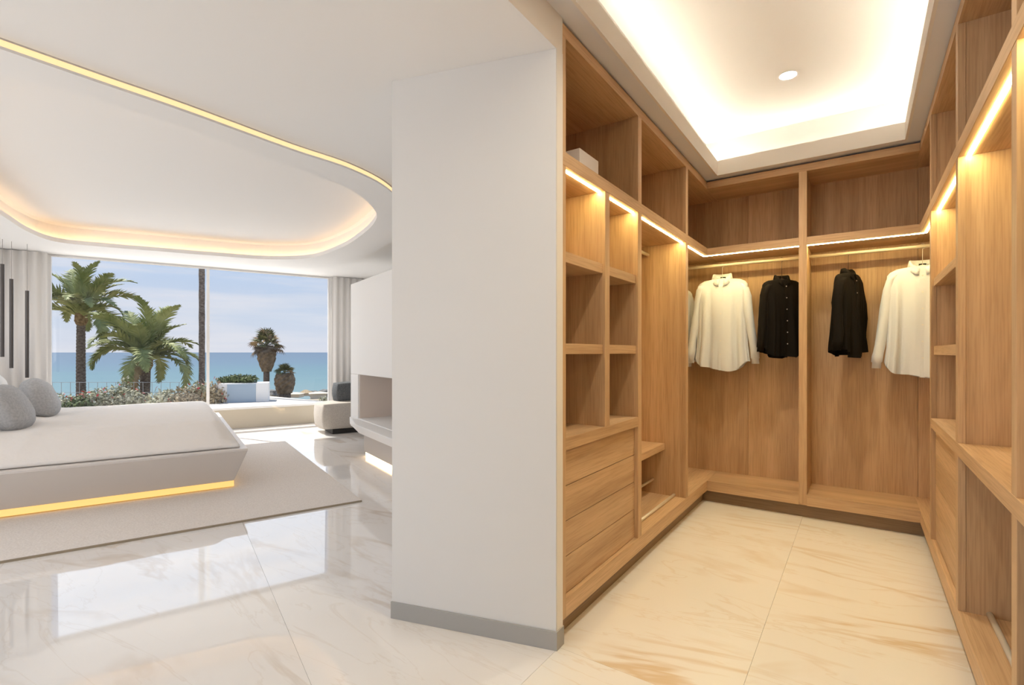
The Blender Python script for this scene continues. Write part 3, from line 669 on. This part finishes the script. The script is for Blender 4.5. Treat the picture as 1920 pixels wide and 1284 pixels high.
# pendants
for (px_, z0, z1, lab) in ((4.5, 495, 669, 'leftmost of the three slim dark tube pendants by the curtain'), (21.5, 523, 690, 'middle one of the three slim dark tube pendants by the curtain'), (51, 545, 708, 'rightmost of the three slim dark tube pendants by the curtain')):
    q = 7.5; u_ = (px_-960)/F; s1_, c1_ = -.565784, .824553; zc = q/(u_*s1_+c1_); p = u_*zc*c1_+zc*.565784
    Z0 = CAMH+(660.24-z0)/F*zc; Z1 = CAMH+(660.24-z1)/F*zc
    t = thing('pendant_lamp', lab, 'pendant', (p, q, Z1), 'bed', 'tube pendants beside the bed')
    b = new(); tube(b, [(p, q, Z1), (p, q, Z0)], .017, 14); obj('tube_shade', b, 'dark_tube', t, smooth=False)
    b = new(); tube(b, [(p, q, Z0), (p, q, 2.425)], .0022, 6); obj('cable', b, 'wire', t)
# ------------------------------------------------------------------ fireplace block
fp = thing('fireplace', 'white fireplace block with an open niche and a floating hearth', 'fireplace', (2.4, 5.7, 0), 'bed')
b = new(); x0, x1, y0_, y1_ = 1.95, 2.98, 4.6, 6.58; n0, n1, zn0, zn1 = 4.75, 6.27, .40, .92
bx(b, x0, x1, y0_, y1_, zn1, 2.09); bx(b, x0, x1, y0_, n0, .02, zn1); bx(b, x0, x1, n1, y1_, .235, zn1); bx(b, x0+.5, x1, n0, y1_, .02, zn1); bx(b, x0, x0+.5, n0, n1, .235, zn0-.03)
obj('surround', b, 'paint', fp, bevel=.008)
b = new(); bx(b, x0+.02, x0+.49, n1-.02, n1-.001, zn0-.03, zn1-.001); bx(b, x0+.48, x0+.499, n0, n1-.02, zn0-.03, zn1-.001); obj('niche_lining', b, M['beige_stone'] if 'beige_stone' in M else mat('pinkish stone lining', (.66, .58, .52), .6), fp)
b = new(); loft(b, [([(1.80, 4.5), (1.96, 4.5), (1.96, 6.55), (1.93, 6.55), (1.80, 5.75)], .262), ([(1.77, 4.5), (1.96, 4.5), (1.96, 6.56), (1.93, 6.56), (1.77, 5.8)], .36)]); obj('hearth_slab', b, 'paint', fp, bevel=.01)
b = new(); bx(b, 1.85, 1.949, 4.55, 5.72, 0.055, .27); obj('hearth_base', b, mat('taupe stone', (.50, .46, .42), .6), fp)
b = new(); bx(b, 1.862, 1.872, 4.56, 5.70, .006, .05); bx(b, 1.87, 1.949, 4.56, 5.70, .0, .055); obj('led_strip', b, 'led_fire', fp)
# ------------------------------------------------------------------ armchair
ac = thing('lounge_chair', 'boxy beige armchair with a rolled charcoal back by the window', 'armchair', (2.16, 7.72, 0), 'bed')
def softbox(bm, x0, x1, y0, y1, z0, z1, k=.28, sub=6):
    g = bmesh.ops.create_cube(bm, size=2)['verts']; bmesh.ops.subdivide_edges(bm, edges=list({e_ for v in g for e_ in v.link_edges}), cuts=sub, use_grid_fill=True)
    for v in bm.verts:
        c = v.co.copy(); n_ = c.normalized()*1.18; m_ = c.lerp(n_, k)
        v.co = Vector(((x0+x1)/2+m_.x*(x1-x0)/2, (y0+y1)/2+m_.y*(y1-y0)/2, (z0+z1)/2+m_.z*(z1-z0)/2))
b = new(); softbox(b, 1.80, 2.60, 7.42, 8.02, .075, .455, .22); obj('seat', b, 'beige', ac, smooth=True)
b = new(); softbox(b, 2.06, 2.60, 7.66, 7.98, .44, .74, .35); obj('backrest', b, 'char', ac, smooth=True)
b = new(); bx(b, 1.96, 2.5, 7.5, 7.95, 0.0, .075); obj('foot_plinth', b, 'black', ac, bevel=.01)
# ------------------------------------------------------------------ outside
def camp(px_, py_, zc):
    xc = (px_-960)/F*zc; c_, s_ = math.cos(YAW), math.sin(YAW)
    return Vector((xc*c_-zc*s_, xc*s_+zc*c_, CAMH+(660.24-py_)/F*zc))
b = new()
prof = [(8.9, -.02), (9.2, -.40), (13, -.42), (24, -.95), (60, -4.2)]
rows = []
for q, z in prof: rows.append([b.verts.new((p*(1+q/14), q, z)) for p in (-14, -7, 0, 7, 14)])
for i in range(len(rows)-1):
    for j in range(4): b.faces.new((rows[i][j], rows[i][j+1], rows[i+1][j+1], rows[i+1][j]))
o = struct('floor_garden', b, 'sand', 'sandy garden ground sloping down to the beach', 'ground', 'bed')
b = new(); v = [b.verts.new(c) for c in ((-9000, 45, -3.5), (9000, 45, -3.5), (14000, 12000, -3.5), (-14000, 12000, -3.5))]; b.faces.new(v)
sea = obj('sea', b, 'sea', frame='bed', org=(0, 0, -3.5)); tag(sea, 'turquoise to blue sea reaching the horizon beyond the garden', 'sea', kind='stuff')
pr = thing('parapet_wall', 'low beige terrace wall with white coping outside the sea window', 'low wall', (0, 9.0, 0), 'bed')
b = new(); bx(b, -5, 5, 8.92, 9.12, 0, .30); obj('wall_body', b, 'parapet', pr); b = new(); bx(b, -5, 5, 8.90, 9.14, .30, .335); obj('coping', b, 'cap', pr, bevel=.004)
# --- feather palms
def frond_mesh(L_, droop, seed, n=30, width=.21):
    rnd = random.Random(seed); b_ = new(); pts = []
    for i in range(n+1):
        t = i/n; a = R(58)-droop*t**1.5
        pts.append((t, a))
    x, z = 0, 0; spine = []
    for i in range(n+1):
        spine.append(Vector((x, 0, z))); a = pts[i][1]; x += math.cos(a)*L_/n; z += math.sin(a)*L_/n
    tube(b_, spine[::3], [.016*(1-.8*i/10) for i in range(len(spine[::3]))], 4)
    for i in range(3, n+1):
        t = i/n; ll = width*math.sin(PI*min(1, .12+t*.86))**.7*(1.0)
        tg = (spine[i]-spine[i-1]).normalized(); up = Vector((0, 1, 0)).cross(tg)
        for k in (0, .5):
            for sg in (-1, 1):
                base = spine[i-1].lerp(spine[i], k); dr = (tg*.75+Vector((0, sg, 0))*.72+up*(-.30+rnd.uniform(-.25, .25))).normalized()
                l_ = ll*rnd.uniform(.8, 1.15); tip = base+dr*l_+Vector((0, 0, -.18*l_)); wv = tg*.013
                mid_ = base.lerp(tip, .5)+Vector((0, 0, .04*l_))
                a_ = [b_.verts.new(base-wv), b_.verts.new(base+wv), b_.verts.new(mid_+wv*1.3), b_.verts.new(mid_-wv*1.3)]; tp = b_.verts.new(tip)
                b_.faces.new(a_); b_.faces.new((a_[3], a_[2], tp))
    me = bpy.data.meshes.new('frond'); b_.to_mesh(me); b_.free(); return me
fmeshes = []
for k, (dr, mt) in enumerate(((R(60), 'frond'), (R(95), 'frond'), (R(120), 'frond'), (R(150), 'frond'))):
    me = frond_mesh(1.0, dr, k); me.materials.append(M[mt]); fmeshes.append(me)
dry = frond_mesh(1.0, R(150), 9); dry.materials.append(M['frond_dry'])
def trunk_mesh(h, r0, r1, seed=0, rings=26, flare=None):
    b_ = new(); n = 14; prev = None
    for i in range(rings*2+1):
        t = i/(rings*2); r = r0+(r1-r0)*t+(.010 if i % 2 else 0)*(r0/.12)
        if flare and t > flare[0]: r += flare[1]*math.sin(PI*(t-flare[0])/(1-flare[0]))**.8
        ring = [b_.verts.new((r*math.cos(2*PI*k/n)+.02*math.sin(t*3+seed), r*math.sin(2*PI*k/n), t*h)) for k in range(n)]
        if prev:
            for k in range(n): b_.faces.new((prev[k], prev[(k+1) % n], ring[(k+1) % n], ring[k]))
        prev = ring
    b_.faces.new(prev); return b_
def feather_palm(px_, zc, ytrunk, label, n, Lf, spread, seed, r0, r1, base_z, flare, dryn=3, yaw0=0):
    rnd = random.Random(seed); base = camp(px_, 700, zc); base.z = base_z; topz = CAMH+(660.24-ytrunk)/F*zc
    t_ = thing('palm_tree', label, 'palm', base, 'w', 'palms in the garden')
    ORG[t_.name] = (0, 0, 0)
    obj('trunk', trunk_mesh(topz-base_z, r0, r1, seed), 'trunk', t_, smooth=False)
    b_ = new(); bmesh.ops.create_icosphere(b_, subdivisions=3, radius=1)
    for v in b_.verts:
        s_ = 1+.18*noise.noise(v.co*4); v.co = Vector((v.co.x*flare*s_, v.co.y*flare*s_, topz-base_z+.02+v.co.z*flare*1.7*s_))
    obj('leaf_base', b_, 'boot', t_)
    for i in range(n+dryn):
        dr_ = i >= n; f_ = i/max(1, n-1)
        me = dry if dr_ else fmeshes[min(3, int(f_*4*.999))]
        o_ = bpy.data.objects.new('frond', me); C.objects.link(o_); o_.parent = t_
        el = R(rnd.uniform(-8, 22)) if not dr_ else R(55)
        el += f_*spread if not dr_ else R(30)
        o_.rotation_euler = (rnd.uniform(-.3, .3), el-R(34)*(1-f_) if not dr_ else el, yaw0+i*2.39996+rnd.uniform(-.2, .2))
        s_ = Lf*rnd.uniform(.82, 1.12)*(.8 if dr_ else 1); o_.scale = (s_, s_, s_); o_.location = (0, 0, topz-base_z+.06)
feather_palm(152, 16, 598, 'tall feathery palm nearest the left curtain with an upright crown', 28, 2.0, R(20), 3, .125, .105, -.52, .17, 0, .6)
feather_palm(272, 15, 680, 'shorter wide-crowned feathery palm between the tall palm and the bare trunk', 30, 1.95, R(24), 5, .12, .13, -.5, .20, 1, 2.2)
feather_palm(378, 14.5, -250, 'bare dark palm trunk rising out of view beside the window mullion', 30, 1.9, R(30), 8, .078, .060, -.5, .14, 3, 1)
# --- fan palms
def fan_mesh(seed):
    rnd = random.Random(seed); b_ = new(); tube(b_, [(0, 0, 0), (.5, 0, .03)], .012, 4); c0_ = Vector((.5, 0, .03)); n = 18
    for k in range(n):
        a = R(-115)+R(230)*k/(n-1); L_ = .46*(1-.18*abs(a)/2)*rnd.uniform(.9, 1.1); d = Vector((math.cos(a), math.sin(a), -.15)); sd = Vector((-math.sin(a), math.cos(a), 0))*.035
        m_ = c0_+d*L_*.6; a_ = [b_.verts.new(c0_), b_.verts.new(m_+sd), b_.verts.new(c0_+d*L_+Vector((0, 0, -.12))), b_.verts.new(m_-sd)]; b_.faces.new(a_)
    me = bpy.data.meshes.new('fan_leaf'); b_.to_mesh(me); b_.free(); return me
fan_g = fan_mesh(1); fan_g.materials.append(noisy('fan palm green', (.10, .12, .04), (.26, .26, .11), (4, 4, 4), .6)); fan_d = fan_mesh(2); fan_d.materials.append(M['frond_dry'])
fan_x = fan_mesh(3); fan_x.materials.append(noisy('dead fan leaves', (.11, .08, .05), (.26, .19, .12), (6, 6, 6), .9))
def fan_palm(px_, zc, ycrown, size, label, r, n, base_z, skirt, seed, dryf):
    rnd = random.Random(seed); base = camp(px_, 700, zc); base.z = base_z; topz = CAMH+(660.24-ycrown)/F*zc-base_z
    t_ = thing('fan_palm', label, 'palm', base, 'w', 'fan palms near the beach'); ORG[t_.name] = (0, 0, 0)
    obj('trunk', trunk_mesh(topz, r*1.1, r, seed), 'trunk', t_)
    b_ = new(); nn = 16; prev = None
    for i in range(9):
        t1 = i/8; rr = r*1.15+skirt[0]*math.sin(PI*(.12+.80*(t1)))**.9*(.35+.65*t1); ring = [b_.verts.new((rr*(1+.12*((k+i) % 2))*math.cos(2*PI*k/nn), rr*(1+.12*((k+i) % 2))*math.sin(2*PI*k/nn), topz-skirt[1]*(1-t1))) for k in range(nn)]
        if prev:
            for k in range(nn): b_.faces.new((prev[k], prev[(k+1) % nn], ring[(k+1) % nn], ring[k]))
        prev = ring
    b_.faces.new(prev); obj('dead_leaf_skirt', b_, fan_x.materials[0], t_)
    for i in range(n):
        me = fan_g if rnd.random() > dryf else fan_d
        if i > n*.72: me = fan_x
        el = R(-108)+R(150)*(i/n)
        o_ = bpy.data.objects.new('fan_leaf', me); C.objects.link(o_); o_.parent = t_; o_.rotation_euler = (rnd.uniform(-.5, .5), el, i*2.4); s_ = size*rnd.uniform(.8, 1.1)
        o_.scale = (s_, s_, s_); o_.location = (0, 0, topz)
fan_palm(500, 24, 648, .92, 'fan palm with a brown shaggy crown left of the small thick-trunked one', .125, 44, -1.0, (.34, 1.25), 4, .55)
fan_palm(534, 24, 700, .55, 'small stout fan palm right of the taller shaggy fan palm', .24, 36, -1.0, (.22, .95), 6, .15)
# --- shrubs
def shrub(px_, ytop, zc, wpx, label, m='leaf', seed=0, n=900, flowers=0, ls=.055, base_z=None):
    rnd = random.Random(seed); top = camp(px_, ytop, zc); bz = -.42-(max(0, zc-13)*.045) if base_z is None else base_z
    H = top.z-bz; W = wpx/F*zc/2; b_ = new()
    t_ = thing('shrub', label, 'shrub', (top.x, top.y, bz), 'w', 'shrubs in the garden'); ORG[t_.name] = (0, 0, 0)
    def leafs(bm, cnt, size, shell=.5):
        for _ in range(cnt):
            d = Vector((rnd.gauss(0, 1), rnd.gauss(0, 1), rnd.gauss(0, 1))).normalized(); rr = shell+(1-shell)*rnd.random()
            bump_ = 1+.25*noise.noise(d*2.5+Vector((seed, 0, 0)))
            p_ = Vector((d.x*W*rr*bump_, d.y*W*rr*bump_, H*.52+d.z*H*.48*rr*bump_))
            if p_.z < .03: p_.z = .03
            a_ = Vector((rnd.gauss(0, 1), rnd.gauss(0, 1), rnd.gauss(0, 1))).normalized(); c_ = a_.cross(d+Vector((.01, .02, 0))).normalized()
            bm.faces.new([bm.verts.new(p_+a_*size), bm.verts.new(p_+c_*size*.4), bm.verts.new(p_-a_*size), bm.verts.new(p_-c_*size*.4)])
    leafs(b_, n, ls, .35); f_ = obj('foliage', b_, m, t_)
    b_ = new()
    for k in range(5): a = k*1.26; tube(b_, [(0, 0, 0), (math.cos(a)*W*.3, math.sin(a)*W*.3, H*.4), (math.cos(a)*W*.5, math.sin(a)*W*.5, H*.75)], [.02, .014, .006], 5)
    obj('stem', b_, 'boot', t_)
    if flowers:
        b_ = new(); leafs(b_, flowers, .05, .95); obj('blossom', b_, 'flower', t_)
shrub(118, 738, 11.5, 60, 'low green bush with red blossoms beside the left curtain', 'leaf', 1, 900, 22)
shrub(176, 728, 11.5, 62, 'flowering bush with red blossoms just right of the tall palm trunk', 'leaf', 2, 900, 40)
shrub(212, 722, 12, 70, 'grey-green bush between the two feathery palms', 'leaf', 3, 1100, 10)
shrub(234, 704, 12.5, 26, 'narrow upright bush rising above its neighbours left of the shorter palm', 'leaf', 4, 420, 6)
shrub(246, 728, 12, 60, 'grey-green bush against the shorter palm trunk', 'leaf', 5, 900, 14)
shrub(312, 728, 12, 74, 'wide grey-green bush right of the shorter palm trunk', 'leaf', 6, 1100, 12)
shrub(350, 722, 12, 60, 'pale bush left of the bare palm trunk', 'leaf_dry', 7, 900, 10)
shrub(372, 712, 12.5, 60, 'tall pale bush behind the bare palm trunk', 'leaf', 8, 900, 6)
shrub(405, 712, 12, 44, 'dry reddish bush between the mullion and the white planter', 'leaf_dry', 9, 800, 26)
shrub(146, 742, 11, 50, 'small green bush at the foot of the tall palm', 'leaf_dark', 10, 700, 8)
# --- planter with blue glass
pc = camp(456, 757, 12.2); pt = thing('planter', 'white garden planter block with a pale blue glass front', 'planter', (pc.x, pc.y, -.42)); pt.rotation_euler = (0, 0, YAW+.40); ORG[pt.name] = (0, 0, 0)
b = new(); bx(b, -.56, .56, -.02, .55, 0, .86); obj('planter_body', b, 'cap', pt, bevel=.01); b = new(); bx(b, -.34, .28, -.032, -.021, .05, .84); obj('glass_panel', b, 'blue_glass', pt)
for k, (x, yt, wp_) in enumerate(((425, 706, 34), (446, 701, 36), (466, 703, 34))):
    shrub(x, yt, 12.45, wp_, ('left', 'middle', 'right')[k]+' dark green bush growing out of the white planter', 'leaf_dark', 20+k, 520, 0, .05, .41)
# --- railing at the garden edge
rl = thing('garden_fence', 'thin wire fence with slim posts along the garden edge', 'fence', camp(250, 740, 13.6)); rl.location.z = -.6; ORG[rl.name] = (0, 0, 0)
base = Vector(rl.location)
for x in range(98, 345, 17):
    pp = camp(x, 700, 13.6)-base; b = new(); tube(b, [(pp.x, pp.y, 0), (pp.x, pp.y, .98)], .006, 6); obj('post', b, 'rail', rl)
for zz_ in (.98, .70, .45):
    a_, c_ = camp(98, 700, 13.6)-base, camp(338, 700, 13.6)-base; b = new(); tube(b, [(a_.x, a_.y, zz_), (c_.x, c_.y, zz_)], .006, 6); obj('rail_wire', b, 'rail', rl)
# --- beach things
for k, (x, y, zc, w_, lab) in enumerate(((553, 738, 26, .9, 'pale beach hut just right of the stout fan palm'), (573, 736, 27, .7, 'dark-roofed beach hut in the middle of the beach'), (597, 737, 25, 1.0, 'pale low beach hut nearest the right window edge'))):
    c_ = camp(x, y, zc); h = thing('beach_hut', lab, 'hut', (c_.x, c_.y, -1.15), 'w'); h.rotation_euler = (0, 0, YAW+.2*k); ORG[h.name] = (0, 0, 0)
    top = c_.z+1.15; b = new(); bx(b, -w_*.38, w_*.38, -.3, .3, 0, max(.15, top)); obj('hut_wall', b, 'hut', h)
    b = new(); loft(b, [([(-w_*.45, -.38), (w_*.45, -.38), (w_*.45, .38), (-w_*.45, .38)], max(.15, top)), ([(-w_*.1, -.02), (w_*.1, -.02), (w_*.1, .02), (-w_*.1, .02)], max(.15, top)+(.16 if k == 1 else .08))]); obj('hut_roof', b, 'hut_roof' if k == 1 else 'hut', h)
for k, (x, y, zc, s_) in enumerate(((513, 734, 40, .45), (588, 734, 42, .35), (608, 733, 42, .42))):
    c_ = camp(x, y, zc); b = new(); bmesh.ops.create_icosphere(b, subdivisions=3, radius=1)
    for v in b.verts: f_ = 1+.35*noise.noise(v.co*1.7+Vector((k*3, 0, 0))); v.co = Vector((c_.x+v.co.x*s_*1.6*f_, c_.y+v.co.y*s_*f_, c_.z-.2+v.co.z*s_*.8*f_))
    tag(obj('beach_rock', b, 'rock'), ('dark rock at the shore behind the shaggy fan palm', 'dark shore rock left of the largest one near the right window edge', 'largest dark shore rock near the right window edge')[k], 'rock', 'rocks on the shore')
shrub(607, 741, 16, 22, 'small green bush behind the armchair at the right window edge', 'leaf', 31, 420, 0, .05, -.75)
